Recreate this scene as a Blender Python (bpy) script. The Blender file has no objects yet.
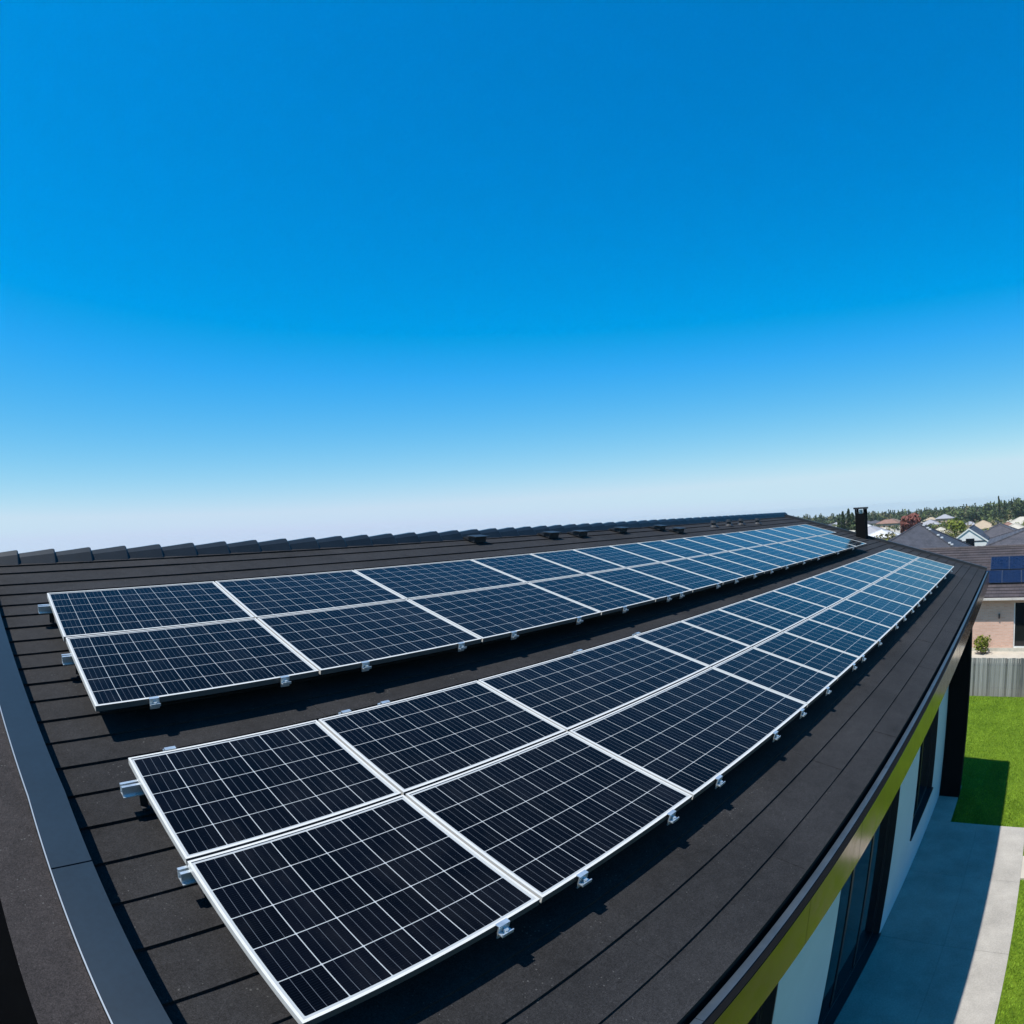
import bpy, bmesh, math, random
from mathutils import Vector, Matrix
random.seed(7)
SC = bpy.context.scene
COL = SC.collection
rad = math.radians
PI = math.pi

# ------------------------------------------------------------------ camera
cam = bpy.data.cameras.new('camera'); co = bpy.data.objects.new('camera', cam); COL.objects.link(co); SC.camera = co
cam.type = 'PANO'
KR = (1024 / 36.0) / 662.035            # radians per millimetre of sensor (near equidistant wide lens)
for t in (cam, getattr(cam, 'cycles', None)):
    for k, v in (('panorama_type', 'FISHEYE_LENS_POLYNOMIAL'), ('fisheye_fov', rad(180)), ('fisheye_polynomial_k0', 0.0),
                 ('fisheye_polynomial_k1', -KR), ('fisheye_polynomial_k2', 0.0), ('fisheye_polynomial_k3', 0.009943 * KR ** 3),
                 ('fisheye_polynomial_k4', 0.0)):
        try: setattr(t, k, v)
        except Exception: pass
cam.sensor_width = 36; cam.sensor_height = 36; cam.clip_start = 0.05; cam.clip_end = 20000
CAMZ = 8.4
co.location = (0, 0, CAMZ)
_R = Matrix.Rotation(-0.812412, 3, 'Z') @ Matrix.Rotation(0.0208955, 3, 'X') @ Matrix.Rotation(0.0496561, 3, 'Y')
_r, _f, _u = _R.col[0], _R.col[1], _R.col[2]
co.rotation_euler = Matrix(((_r[0], _u[0], -_f[0]), (_r[1], _u[1], -_f[1]), (_r[2], _u[2], -_f[2]))).to_euler()

# ------------------------------------------------------------------ sky, sun, exposure
SUN = Vector((-0.45, 0.159, 1.085)).normalized()
W = bpy.data.worlds.new('World'); SC.world = W; W.use_nodes = True
nt = W.node_tree; bg = nt.nodes['Background']
sky = nt.nodes.new('ShaderNodeTexSky'); sky.sky_type = 'NISHITA'; sky.sun_disc = False
sky.sun_elevation = math.asin(SUN.z); sky.sun_rotation = math.atan2(SUN.x, SUN.y)
sky.air_density = 1.0; sky.dust_density = 0.3; sky.ozone_density = 3.0
def wm(op, a, b):
    n = nt.nodes.new('ShaderNodeMath'); n.operation = op
    for i, v in enumerate((a, b)):
        if isinstance(v, (int, float)): n.inputs[i].default_value = v
        else: nt.links.new(v, n.inputs[i])
    return n.outputs[0]
tc = nt.nodes.new('ShaderNodeTexCoord'); sx = nt.nodes.new('ShaderNodeSeparateXYZ'); cx_ = nt.nodes.new('ShaderNodeCombineXYZ')
nt.links.new(tc.outputs['Generated'], sx.inputs[0]); nt.links.new(sx.outputs[0], cx_.inputs[0]); nt.links.new(sx.outputs[1], cx_.inputs[1])
nt.links.new(wm('MAXIMUM', sx.outputs[2], 0.012), cx_.inputs[2]); nt.links.new(cx_.outputs[0], sky.inputs['Vector'])
sep = nt.nodes.new('ShaderNodeSeparateColor'); cmb = nt.nodes.new('ShaderNodeCombineColor')
nt.links.new(sky.outputs[0], sep.inputs[0])
red = wm('MINIMUM', wm('MULTIPLY', wm('POWER', wm('MAXIMUM', wm('SUBTRACT', sep.outputs[0], 1.65), 0.0), 1.2), 1.15), 5.7)
nt.links.new(red, cmb.inputs[0])
nt.links.new(wm('MINIMUM', wm('MULTIPLY', wm('POWER', sep.outputs[1], 0.95), 1.30), 7.7), cmb.inputs[1])
nt.links.new(wm('MINIMUM', wm('ADD', wm('MULTIPLY', wm('POWER', sep.outputs[2], 0.76), 2.52), wm('MULTIPLY', red, 0.4)), 8.9), cmb.inputs[2])
nt.links.new(cmb.outputs[0], bg.inputs[0]); bg.inputs[1].default_value = 0.076
sl = bpy.data.lights.new('sun', 'SUN'); sl.energy = 5.0; sl.angle = rad(0.5); sl.color = (1.0, 0.95, 0.87)
so = bpy.data.objects.new('sun', sl); COL.objects.link(so); so.rotation_euler = SUN.to_track_quat('Z', 'Y').to_euler()
so.location = (-10, 5, 40)
vs = SC.view_settings; vs.view_transform = 'Standard'; vs.look = 'None'; vs.gamma = 1; vs.use_curve_mapping = False
vs.exposure = 0.4

# ------------------------------------------------------------------ roof frame
S = 2.1                                   # metres per unit of the roof layout
PITCH = 0.27751
cs, sn = math.cos(PITCH), math.sin(PITCH)
DV = Vector((0, -cs, -sn)); NV = Vector((0, -sn, cs))
def RW(u, v, h=0.0):
    """a point of the roof: u along the ridge, v down the slope, h above the tiles (layout units) -> metres"""
    return (Vector((u, 0, 0)) + DV * v - NV * (1 - h)) * S + Vector((0, 0, CAMZ))
PH = 0.096; PK = 1 - PH                    # the arrays stand this far above the tiles

# ------------------------------------------------------------------ materials
class NT:
    def __init__(s, name):
        s.m = bpy.data.materials.new(name); s.m.use_nodes = True; s.t = s.m.node_tree
        s.b = s.t.nodes['Principled BSDF']
    def n(s, typ, **k):
        n = s.t.nodes.new(typ)
        for a, v in k.items(): setattr(n, a, v)
        return n
    def l(s, a, b): s.t.links.new(a, b)
    def math(s, op, a, b=0.0, c=None):
        n = s.n('ShaderNodeMath', operation=op)
        for i, v in enumerate((a, b) if c is None else (a, b, c)):
            if isinstance(v, (int, float)): n.inputs[i].default_value = v
            else: s.l(v, n.inputs[i])
        return n.outputs[0]
    def mix(s, f, a, b):
        n = s.n('ShaderNodeMix', data_type='RGBA')
        for i, v in ((0, f), (6, a), (7, b)):
            if isinstance(v, (int, float)): n.inputs[i].default_value = v
            elif isinstance(v, tuple): n.inputs[i].default_value = (*v, 1)
            else: s.l(v, n.inputs[i])
        return n.outputs[2]
    def coord(s, kind='Object', scale=None):
        c = s.n('ShaderNodeTexCoord').outputs[kind]
        if scale is None: return c
        m = s.n('ShaderNodeMapping'); m.inputs['Scale'].default_value = scale if isinstance(scale, tuple) else (scale,) * 3
        s.l(c, m.inputs[0]); return m.outputs[0]
    def pos(s, scale):
        g = s.n('ShaderNodeNewGeometry').outputs['Position']
        m = s.n('ShaderNodeMapping'); m.inputs['Scale'].default_value = scale if isinstance(scale, tuple) else (scale,) * 3
        s.l(g, m.inputs[0]); return m.outputs[0]
    def noise(s, vec, scale, detail=4, rough=0.6):
        n = s.n('ShaderNodeTexNoise'); n.inputs['Scale'].default_value = scale; n.inputs['Detail'].default_value = detail
        n.inputs['Roughness'].default_value = rough
        s.l(vec, n.inputs['Vector']); return n.outputs['Fac']
    def ramp(s, f, a, b, lo=0.0, hi=1.0):
        n = s.n('ShaderNodeMapRange'); s.l(f, n.inputs[0])
        for i, v in zip((1, 2, 3, 4), (a, b, lo, hi)): n.inputs[i].default_value = v
        return n.outputs[0]
    def bump(s, f, strength, dist=0.01):
        n = s.n('ShaderNodeBump'); n.inputs['Strength'].default_value = strength; n.inputs['Distance'].default_value = dist
        s.l(f, n.inputs['Height']); s.l(n.outputs[0], s.b.inputs['Normal'])
    def set(s, **k):
        for a, v in k.items():
            i = s.b.inputs[a.replace('_', ' ')]
            if hasattr(v, 'is_linked') or hasattr(v, 'links'): s.l(v, i)
            elif isinstance(v, tuple): i.default_value = (*v, 1)
            else: i.default_value = v
        return s.m

def simple(name, col, rough=0.7, var=0.25, scale=3.0, metal=0.0, bump=0.0, spec=0.5, fine=None):
    x = NT(name); p = x.pos(1.0)
    f = x.noise(p, scale, 5)
    g = x.noise(p, fine or scale * 9, 3)
    k = x.ramp(x.math('ADD', x.math('MULTIPLY', f, 0.6), x.math('MULTIPLY', g, 0.4)), 0.3, 0.7)
    lo = tuple(c * (1 - var) for c in col); hi = tuple(min(1, c * (1 + var)) for c in col)
    x.set(Base_Color=x.mix(k, lo, hi), Roughness=rough, Metallic=metal)
    x.b.inputs['Specular IOR Level'].default_value = spec
    if bump: x.bump(g, bump)
    return x.m

def tile_mat(name, base, speck=True):
    x = NT(name); p = x.pos(1.0)
    grit = x.noise(p, 120, 4, 0.8); blot = x.noise(p, 1.3, 4); mid = x.noise(p, 14, 4, 0.65)
    k = x.math('ADD', x.math('MULTIPLY', blot, 0.35), x.math('ADD', x.math('MULTIPLY', grit, 0.5), x.math('MULTIPLY', mid, 0.25)))
    c = x.mix(x.ramp(k, 0.38, 0.72), tuple(v * 0.36 for v in base), tuple(v * 1.95 for v in base))
    g1 = x.noise(p, 210, 2, 0.9); g2 = x.noise(p, 75, 3, 0.8)
    hv = x.n('ShaderNodeHueSaturation'); x.l(c, hv.inputs['Color']); x.l(x.math('MULTIPLY', x.ramp(g1, 0.32, 0.68, 0.45, 1.6), x.ramp(g2, 0.3, 0.7, 0.7, 1.35)), hv.inputs['Value']); c = hv.outputs[0]
    if speck:
        v = x.n('ShaderNodeTexVoronoi'); v.inputs['Scale'].default_value = 9.0; x.l(p, v.inputs['Vector'])
        r = x.math('LESS_THAN', v.outputs['Distance'], x.math('MULTIPLY', x.ramp(x.noise(p, 2.2, 3), 0.42, 0.66), 0.13))
        c = x.mix(x.math('MULTIPLY', r, 0.04), c, (0.2, 0.2, 0.19))
        v2 = x.n('ShaderNodeTexVoronoi'); v2.inputs['Scale'].default_value = 38.0; x.l(p, v2.inputs['Vector'])
        r2 = x.math('LESS_THAN', v2.outputs['Distance'], x.math('MULTIPLY', x.ramp(x.noise(p, 5, 3), 0.4, 0.66), 0.17))
        c = x.mix(x.math('MULTIPLY', r2, 0.3), c, (0.16, 0.16, 0.155))
    x.set(Base_Color=c, Roughness=0.85); x.b.inputs['Specular IOR Level'].default_value = 0.22
    x.bump(grit, 0.8, 0.006)
    return x.m

M = {}
M['tile'] = tile_mat('charcoal_tile', (0.0140, 0.0138, 0.0148))
M['board'] = tile_mat('mineral_felt', (0.022, 0.0185, 0.0182))
M['ridge'] = simple('ridge_tile_slate', (0.008, 0.011, 0.014), 0.4, 0.35, 6, spec=0.38)
M['flash'] = simple('slate_blue_metal', (0.008, 0.019, 0.032), 0.45, 0.2, 2.2, metal=0.0, spec=0.2, fine=40)
M['lip'] = simple('bare_metal_edge', (0.30, 0.33, 0.36), 0.4, 0.1, 4, metal=0.4)
M['black'] = simple('black_coating', (0.0012, 0.0014, 0.0018), 0.9, 0.3, 3, spec=0.02)
M['dark'] = simple('dark_metal', (0.016, 0.018, 0.022), 0.5, 0.3, 5)
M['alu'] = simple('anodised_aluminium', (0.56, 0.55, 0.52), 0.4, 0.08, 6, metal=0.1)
M['alushade'] = simple('frame_shade_aluminium', (0.10, 0.105, 0.11), 0.4, 0.1, 6, metal=0.5)  # dark copy of the frame aluminium; shade on the sides put into the colour
M['galv'] = simple('galvanised_steel', (0.52, 0.58, 0.62), 0.36, 0.3, 30, metal=0.7)
M['white'] = simple('white_render', (0.46, 0.50, 0.52), 0.8, 0.06, 1.2, bump=0.1, fine=90)
M['charcoal'] = simple('charcoal_render', (0.0035, 0.004, 0.005), 0.9, 0.3, 2, spec=0.1)
M['frame'] = simple('black_window_frame', (0.010, 0.012, 0.016), 0.45, 0.2, 4)
M['concrete'] = simple('pale_concrete', (0.295, 0.274, 0.243), 0.85, 0.30, 1.3, bump=0.15, fine=30)
M['path'] = simple('cream_paving', (0.40, 0.36, 0.30), 0.85, 0.15, 1.6, fine=25)

# gutter: painted metal with dried marks
x = NT('gutter_metal'); p = x.pos(1.0)
k = x.ramp(x.noise(p, 5, 5), 0.35, 0.7)
v = x.n('ShaderNodeTexVoronoi'); v.inputs['Scale'].default_value = 11; x.l(p, v.inputs['Vector'])
sp = x.math('LESS_THAN', v.outputs['Distance'], x.math('MULTIPLY', x.ramp(x.noise(p, 3, 3), 0.48, 0.75), 0.16))
x.set(Base_Color=x.mix(x.math('MULTIPLY', sp, 0.6), x.mix(k, (0.04, 0.055, 0.072), (0.065, 0.082, 0.10)), (0.5, 0.52, 0.52)), Roughness=0.38, Metallic=0.35)
M['gutter'] = x.m
# fascia: polished bronze coloured sheet that mirrors the lawn
x = NT('polished_bronze_sheet'); p = x.pos(1.0)
f = x.noise(x.pos((1, 1, 1)), 1.5, 4)
x.set(Base_Color=x.mix(f, (0.060, 0.033, 0.014), (0.165, 0.098, 0.048)), Roughness=x.ramp(x.noise(p, 6, 4), 0.3, 0.7, 0.13, 0.24), Metallic=1.0)
x.bump(x.noise(p, 2.5, 3), 0.12, 0.02)
M['fascia'] = x.m

# photovoltaic glass: UV is measured in cells, margins fall outside 0..cols / 0..rows
def pv_mat(name, cell_a, cell_b, line, cols_rows_margin=True):
    x = NT(name)
    uv = x.n('ShaderNodeUVMap', uv_map='cells').outputs[0]
    dm = x.n('ShaderNodeUVMap', uv_map='dims').outputs[0]
    a = x.n('ShaderNodeSeparateXYZ'); x.l(uv, a.inputs[0]); b = x.n('ShaderNodeSeparateXYZ'); x.l(dm, b.inputs[0])
    U, V, NX, NY = a.outputs[0], a.outputs[1], b.outputs[0], b.outputs[1]
    fu, fv = x.math('FRACT', U), x.math('FRACT', V)
    du = x.math('ABSOLUTE', x.math('SUBTRACT', fu, 0.5)); dv = x.math('ABSOLUTE', x.math('SUBTRACT', fv, 0.5))
    gl = x.math('MAXIMUM', x.math('GREATER_THAN', du, 0.489), x.math('GREATER_THAN', dv, 0.4895))
    out = x.math('MAXIMUM', x.math('MAXIMUM', x.math('LESS_THAN', U, 0.0), x.math('GREATER_THAN', U, NX)),
                 x.math('MAXIMUM', x.math('LESS_THAN', V, 0.0), x.math('GREATER_THAN', V, NY)))
    cut = x.math('GREATER_THAN', x.math('ADD', du, dv), 0.96)     # clipped cell corners
    lines = x.math('MAXIMUM', x.math('MAXIMUM', gl, out), cut)
    b4 = x.math('ABSOLUTE', x.math('SUBTRACT', x.math('FRACT', x.math('MULTIPLY', U, 4.0)), 0.5))
    bus = x.math('GREATER_THAN', b4, 0.478)
    fing = x.math('ABSOLUTE', x.math('SUBTRACT', x.math('FRACT', x.math('MULTIPLY', V, 16.0)), 0.5))
    fg = x.math('GREATER_THAN', fing, 0.40)
    fl = x.n('ShaderNodeCombineXYZ'); x.l(x.math('FLOOR', U), fl.inputs[0]); x.l(x.math('FLOOR', V), fl.inputs[1])
    oi = x.n('ShaderNodeObjectInfo'); x.l(x.math('MULTIPLY', oi.outputs['Random'], 37.0), fl.inputs[2])
    wn = x.n('ShaderNodeTexWhiteNoise', noise_dimensions='3D'); x.l(fl.outputs[0], wn.inputs[0])
    pz = x.pos(1.0)
    grain = x.noise(pz, 260, 3, 0.7)
    cell = x.mix(x.math('ADD', x.math('MULTIPLY', wn.outputs[0], 0.6), x.math('MULTIPLY', grain, 0.5)), cell_a, cell_b)
    cell = x.mix(x.math('MULTIPLY', fg, 0.22), cell, (0.010, 0.013, 0.02))
    cell = x.mix(x.math('MULTIPLY', bus, 0.5), cell, (0.15, 0.17, 0.20))
    col = x.mix(lines, cell, line)
    dust = x.math('MULTIPLY', x.ramp(x.noise(pz, 2.4, 5, 0.65), 0.42, 0.8, 0.0, 1.0), x.ramp(x.noise(x.pos((14, 1.6, 1.6)), 1.0, 4, 0.7), 0.35, 0.8, 0.0, 0.035))
    col = x.mix(dust, col, (0.35, 0.36, 0.38))
    x.set(Base_Color=col, Roughness=x.ramp(x.noise(pz, 1.1, 4), 0.3, 0.7, 0.07, 0.15), IOR=1.5)
    x.b.inputs['Specular IOR Level'].default_value = 0.08
    x.bump(x.noise(pz, 1.8, 2), 0.05, 0.02)
    return x.m
M['pv'] = pv_mat('photovoltaic_glass', (0.0008, 0.0010, 0.0019), (0.0020, 0.0024, 0.0046), (0.34, 0.36, 0.37))
M['pvblue'] = pv_mat('blue_photovoltaic_glass', (0.0015, 0.007, 0.028), (0.003, 0.012, 0.042), (0.05, 0.07, 0.13))
x = NT('window_glass'); x.set(Base_Color=(0.004, 0.006, 0.009), Roughness=0.04); M['glass'] = x.m

# ground covers
x = NT('lawn_grass'); p = x.pos(1.0)
a1 = x.noise(p, 0.5, 4); a2 = x.noise(x.pos((1, 1.0, 1)), 9, 5, 0.7); a3 = x.noise(p, 70, 3, 0.7)
k = x.math('ADD', x.math('MULTIPLY', a1, 0.4), x.math('ADD', x.math('MULTIPLY', a2, 0.4), x.math('MULTIPLY', a3, 0.2)))
x.set(Base_Color=x.mix(x.ramp(k, 0.40, 0.60), (0.05, 0.095, 0.006), (0.15, 0.23, 0.018)), Roughness=0.9); x.b.inputs['Specular IOR Level'].default_value = 0.1
x.bump(a3, 0.8, 0.03); M['lawn'] = x.m
x = NT('countryside'); p = x.pos(1.0)
a1 = x.noise(p, 0.03, 4); a2 = x.noise(p, 0.35, 4)
c = x.mix(x.ramp(a1, 0.42, 0.6), (0.045, 0.07, 0.02), (0.12, 0.115, 0.05)); c = x.mix(x.ramp(a2, 0.5, 0.7, 0, 0.6), c, (0.16, 0.14, 0.10))
x.set(Base_Color=c, Roughness=0.95); x.b.inputs['Specular IOR Level'].default_value = 0.1; M['ground'] = x.m

def leaf_mat(name, a, b):
    x = NT(name); oi = x.n('ShaderNodeObjectInfo'); f = x.noise(x.pos(1.0), 0.9, 3); g = x.noise(x.pos(1.0), 6, 2)
    k = x.math('ADD', x.math('MULTIPLY', f, 0.4), x.math('ADD', x.math('MULTIPLY', g, 0.35), x.math('MULTIPLY', oi.outputs['Random'], 0.25)))
    x.set(Base_Color=x.mix(x.ramp(k, 0.3, 0.7), a, b), Roughness=0.75); x.b.inputs['Specular IOR Level'].default_value = 0.2
    return x.m
M['conifer'] = leaf_mat('conifer_leaf', (0.030, 0.052, 0.022), (0.095, 0.125, 0.05))
M['leaf'] = leaf_mat('broad_leaf', (0.05, 0.075, 0.02), (0.15, 0.175, 0.055))
M['yellow'] = leaf_mat('yellow_green_leaf', (0.09, 0.12, 0.015), (0.22, 0.22, 0.03))
M['red'] = leaf_mat('red_leaf', (0.085, 0.03, 0.025), (0.19, 0.07, 0.055))
M['olive'] = leaf_mat('olive_leaf', (0.085, 0.09, 0.04), (0.24, 0.21, 0.11))
M['bark'] = simple('bark', (0.09, 0.07, 0.05), 0.9, 0.3, 5)

# weathered fence boards
x = NT('weathered_timber'); p = x.pos(1.0)
sy = x.n('ShaderNodeSeparateXYZ'); x.l(p, sy.inputs[0])
wn = x.n('ShaderNodeTexWhiteNoise', noise_dimensions='1D'); x.l(x.math('FLOOR', x.math('MULTIPLY', sy.outputs[1], 1 / 0.105)), wn.inputs['W'])
gr = x.noise(x.pos((40, 40, 1.6)), 1.0, 4)
zz = x.ramp(sy.outputs[2], 0.0, 0.7, 0.25, 0.0)
k = x.math('ADD', x.math('MULTIPLY', wn.outputs[0], 0.55), x.math('MULTIPLY', gr, 0.5))
c = x.mix(x.ramp(k, 0.2, 0.9), (0.075, 0.08, 0.08), (0.33, 0.33, 0.315)); c = x.mix(zz, c, (0.30, 0.24, 0.16))
x.set(Base_Color=c, Roughness=0.9); M['timber'] = x.m
# pink brick
def brick_mat(name, a, b, mortar, sc=1.0):
    x = NT(name); g = x.n('ShaderNodeNewGeometry').outputs['Position']; s_ = x.n('ShaderNodeSeparateXYZ'); x.l(g, s_.inputs[0])
    c_ = x.n('ShaderNodeCombineXYZ'); x.l(x.math('ADD', s_.outputs[0], s_.outputs[1]), c_.inputs[0]); x.l(s_.outputs[2], c_.inputs[1])
    br = x.n('ShaderNodeTexBrick'); x.l(c_.outputs[0], br.inputs['Vector'])
    br.inputs['Color1'].default_value = (*a, 1); br.inputs['Color2'].default_value = (*b, 1); br.inputs['Mortar'].default_value = (*mortar, 1)
    br.inputs['Scale'].default_value = sc; br.inputs['Brick Width'].default_value = 0.24; br.inputs['Row Height'].default_value = 0.086
    br.inputs['Mortar Size'].default_value = 0.01
    sp = x.math('GREATER_THAN', x.noise(x.pos((2.2, 2.2, 9)), 1.0, 5, 0.8), 0.66)
    x.set(Base_Color=x.mix(x.math('MULTIPLY', sp, 0.55), br.outputs[0], tuple(v * 0.4 for v in a)), Roughness=0.9)
    return x.m
M['brick'] = brick_mat('pink_brick', (0.52, 0.31, 0.23), (0.60, 0.38, 0.29), (0.50, 0.40, 0.33))
def rooftile_mat(name, a, b, rowaxis='x', rw=0.3, rh=0.34, mort=(0.014, 0.012, 0.014)):
    x = NT(name); g = x.n('ShaderNodeNewGeometry').outputs['Position']; s_ = x.n('ShaderNodeSeparateXYZ'); x.l(g, s_.inputs[0])
    c_ = x.n('ShaderNodeCombineXYZ')
    i, j = (1, 0) if rowaxis == 'x' else (0, 1)
    x.l(s_.outputs[i], c_.inputs[0]); x.l(s_.outputs[2], c_.inputs[1])
    br = x.n('ShaderNodeTexBrick'); x.l(c_.outputs[0], br.inputs['Vector'])
    br.inputs['Color1'].default_value = (*a, 1); br.inputs['Color2'].default_value = (*b, 1); br.inputs['Mortar'].default_value = (*mort, 1)
    br.inputs['Scale'].default_value = 1; br.inputs['Brick Width'].default_value = rw; br.inputs['Row Height'].default_value = rh * 0.4
    br.inputs['Mortar Size'].default_value = 0.014; br.inputs['Bias'].default_value = -0.1
    f = x.noise(x.pos(1.0), 1.2, 4)
    c = x.mix(x.ramp(f, 0.35, 0.7, 0, 0.4), br.outputs[0], tuple(v * 1.5 for v in b))
    x.set(Base_Color=c, Roughness=0.7); x.b.inputs['Specular IOR Level'].default_value = 0.4
    return x.m
M['brownroof'] = rooftile_mat('brown_concrete_tile', (0.036, 0.029, 0.031), (0.056, 0.044, 0.045))
M['blueroof'] = rooftile_mat('slate_blue_tile', (0.026, 0.030, 0.042), (0.042, 0.045, 0.058))
M['greyroof'] = rooftile_mat('grey_tile', (0.050, 0.048, 0.056), (0.070, 0.066, 0.074))

# ------------------------------------------------------------------ mesh helpers
class MB:
    def __init__(s): s.v = []; s.f = []; s.mi = []
    def add(s, pts, faces, mi=0):
        o = len(s.v); s.v += [Vector(p) for p in pts]
        for f in faces: s.f.append([o + i for i in f]); s.mi.append(mi)
    def quad(s, a, b, c, d, mi=0): s.add([a, b, c, d], [(0, 1, 2, 3)], mi)
    def hexa(s, p, mi=0):
        """eight corners: four of the bottom ring, four of the top ring"""
        s.add(p, [(3, 2, 1, 0), (4, 5, 6, 7), (0, 1, 5, 4), (1, 2, 6, 5), (2, 3, 7, 6), (3, 0, 4, 7)], mi)
    def box(s, lo, hi, mi=0, fn=None):
        (x0, y0, z0), (x1, y1, z1) = lo, hi
        p = [(x0, y0, z0), (x1, y0, z0), (x1, y1, z0), (x0, y1, z0), (x0, y0, z1), (x1, y0, z1), (x1, y1, z1), (x0, y1, z1)]
        s.hexa([fn(*q) for q in p] if fn else p, mi)
    def tube(s, a, b, r0, r1=None, n=8, caps=True, mi=0):
        a, b = Vector(a), Vector(b); r1 = r0 if r1 is None else r1
        ax = (b - a).normalized(); t = Vector((0, 0, 1)) if abs(ax.z) < 0.9 else Vector((1, 0, 0))
        e = ax.cross(t).normalized(); g = ax.cross(e)
        o = len(s.v)
        for c, r in ((a, r0), (b, r1)):
            for i in range(n): s.v.append(c + (e * math.cos(2 * PI * i / n) + g * math.sin(2 * PI * i / n)) * r)
        for i in range(n):
            s.f.append([o + i, o + (i + 1) % n, o + n + (i + 1) % n, o + n + i]); s.mi.append(mi)
        if caps: s.f.append([o + i for i in range(n)][::-1]); s.mi.append(mi); s.f.append([o + n + i for i in range(n)]); s.mi.append(mi)
    def mesh(s, name, mats, origin=(0, 0, 0), bevel=0.0):
        me = bpy.data.meshes.new(name); og = Vector(origin)
        me.from_pydata([v - og for v in s.v], [], s.f)
        for m in (mats if isinstance(mats, (list, tuple)) else [mats]): me.materials.append(m)
        for p, i in zip(me.polygons, s.mi): p.material_index = i
        bm = bmesh.new(); bm.from_mesh(me); bmesh.ops.recalc_face_normals(bm, faces=bm.faces[:])
        if bevel: bmesh.ops.bevel(bm, geom=bm.edges[:], offset=bevel, segments=2, affect='EDGES', profile=0.5)
        bm.to_mesh(me); bm.free(); return me

def tag(o, label=None, cat=None, group=None, kind=None):
    for k, v in (('label', label), ('category', cat), ('group', group), ('kind', kind)):
        if v: o[k] = v
    return o
def empty(name, loc, label=None, cat=None, group=None, rot=None):
    o = bpy.data.objects.new(name, None); COL.objects.link(o); o.location = loc; o.empty_display_size = 0.3
    if rot: o.rotation_euler = rot
    return tag(o, label, cat, group)
def part(name, mb, mats, root=None, bevel=0.0, local=False, parent=None, label=None):
    """a mesh whose points are in world metres (or in the root's own frame when local); root gives the thing's origin"""
    og = (0, 0, 0) if (local or root is None) else root.location
    if isinstance(mb, MB): me = mb.mesh(name, mats, og, bevel)
    else: me = mb
    o = bpy.data.objects.new(name, me); COL.objects.link(o)
    if parent is not None or root is not None: o.parent = parent if parent is not None else root
    if label: o['label'] = label
    return o
ORD = ['first', 'second', 'third', 'fourth', 'fifth', 'sixth', 'seventh', 'eighth', 'ninth', 'tenth', 'eleventh', 'twelfth', 'thirteenth',
       'fourteenth', 'fifteenth', 'sixteenth', 'seventeenth', 'eighteenth', 'nineteenth', 'twentieth']

# ------------------------------------------------------------------ ground
def ss(a, b, t):
    t = max(0, min(1, (t - a) / (b - a))); return t * t * (3 - 2 * t)
def gz(x, y):
    r = math.hypot(x - 8, y - 4)
    z = -7.5 * ss(70, 330, r)
    hill = ss(380, 540, r) * (1 - ss(700, 1100, r))
    ang = math.degrees(math.atan2(y, x))
    z += hill * (1.0 + 4.5 * max(0, 1 - abs(ang - 0) / 7.0))
    z -= 52 * ss(800, 3200, r) + 0.03 * max(0, r - 3200)
    return z
mb = MB(); rings = [0, 10, 25, 45, 60, 70, 85, 100, 120, 140, 170, 200, 240, 280, 330, 380, 420, 460, 500, 540, 600, 680, 780, 900, 1100, 1500, 2200, 3200, 5000, 9000]; NA = 96
for r in rings:
    for i in range(NA):
        a = 2 * PI * i / NA; X, Y = 8 + r * math.cos(a), 4 + r * math.sin(a); mb.v.append(Vector((X, Y, gz(X, Y) - 0.03)))
for j in range(len(rings) - 1):
    for i in range(NA):
        a, b = j * NA + i, j * NA + (i + 1) % NA
        mb.f.append([a, b, b + NA, a + NA]); mb.mi.append(0)
tag(part('ground', mb, M['ground']), kind='structure')
mb = MB(); mb.box((-30, -40, -0.2), (30.35, 30, 0.0)); tag(part('lawn', mb, M['lawn']), kind='structure')
# patio: slabs with open joints, stepping in beside the house corner
YW = 0.93 * S
mb = MB(); xs = [-5.0, -2.2, 0.6, 3.4, 6.2, 9.0, 11.8, 14.6, 17.45]
for a, b in zip(xs[:-1], xs[1:]):
    for y0, y1 in ((-0.735, 0.60), (0.60, YW)): mb.box((a + 0.004, y0 + (0.004 if y0 > 0 else 0), -0.1), (b - 0.004, y1, 0.06))
mb.box((17.454, 1.37, -0.1), (20.0, YW, 0.06))
tag(part('patio', mb, M['concrete']), kind='structure')
mb = MB(); mb.box((14.82, -30, -0.1), (15.9, -0.739, 0.05)); tag(part('path', mb, M['path']), kind='structure')
mb = MB(); mb.box((36.6, -40, -0.1), (39.42, 14, 0.05)); tag(part('neighbour_path', mb, M['path']), kind='structure')
# grass blades over the part of the lawn the camera can see
mb = MB(); rr = random.Random(3)
def blades(x0, x1, y0, y1, n):
    for _ in range(n):
        X, Y = rr.uniform(x0, x1), rr.uniform(y0, y1)
        if 14.8 < X < 15.92 and Y < -0.7: continue
        h = rr.uniform(0.03, 0.075); a = rr.uniform(0, 2 * PI); w = 0.008; dx, dy = math.cos(a) * w, math.sin(a) * w
        lx, ly = rr.gauss(0, 0.022), rr.gauss(0, 0.022)
        o = len(mb.v); mb.v += [Vector((X - dx, Y - dy, -0.002)), Vector((X + dx, Y + dy, -0.002)), Vector((X + lx, Y + ly, h))]
        mb.f.append([o, o + 1, o + 2]); mb.mi.append(0)
blades(7.5, 17.5, -2.4, -0.76, 26000); blades(17.46, 19.9, -2.6, 1.34, 13000); blades(19.9, 30.2, -2.6, 3.6, 70000)
me = bpy.data.meshes.new('grass'); me.from_pydata(mb.v, [], mb.f)
xg = NT('grass_blade'); f_ = xg.noise(xg.pos((0.5, 1.4, 1)), 1.3, 5, 0.7); g_ = xg.noise(xg.pos(1.0), 14, 3)
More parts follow.
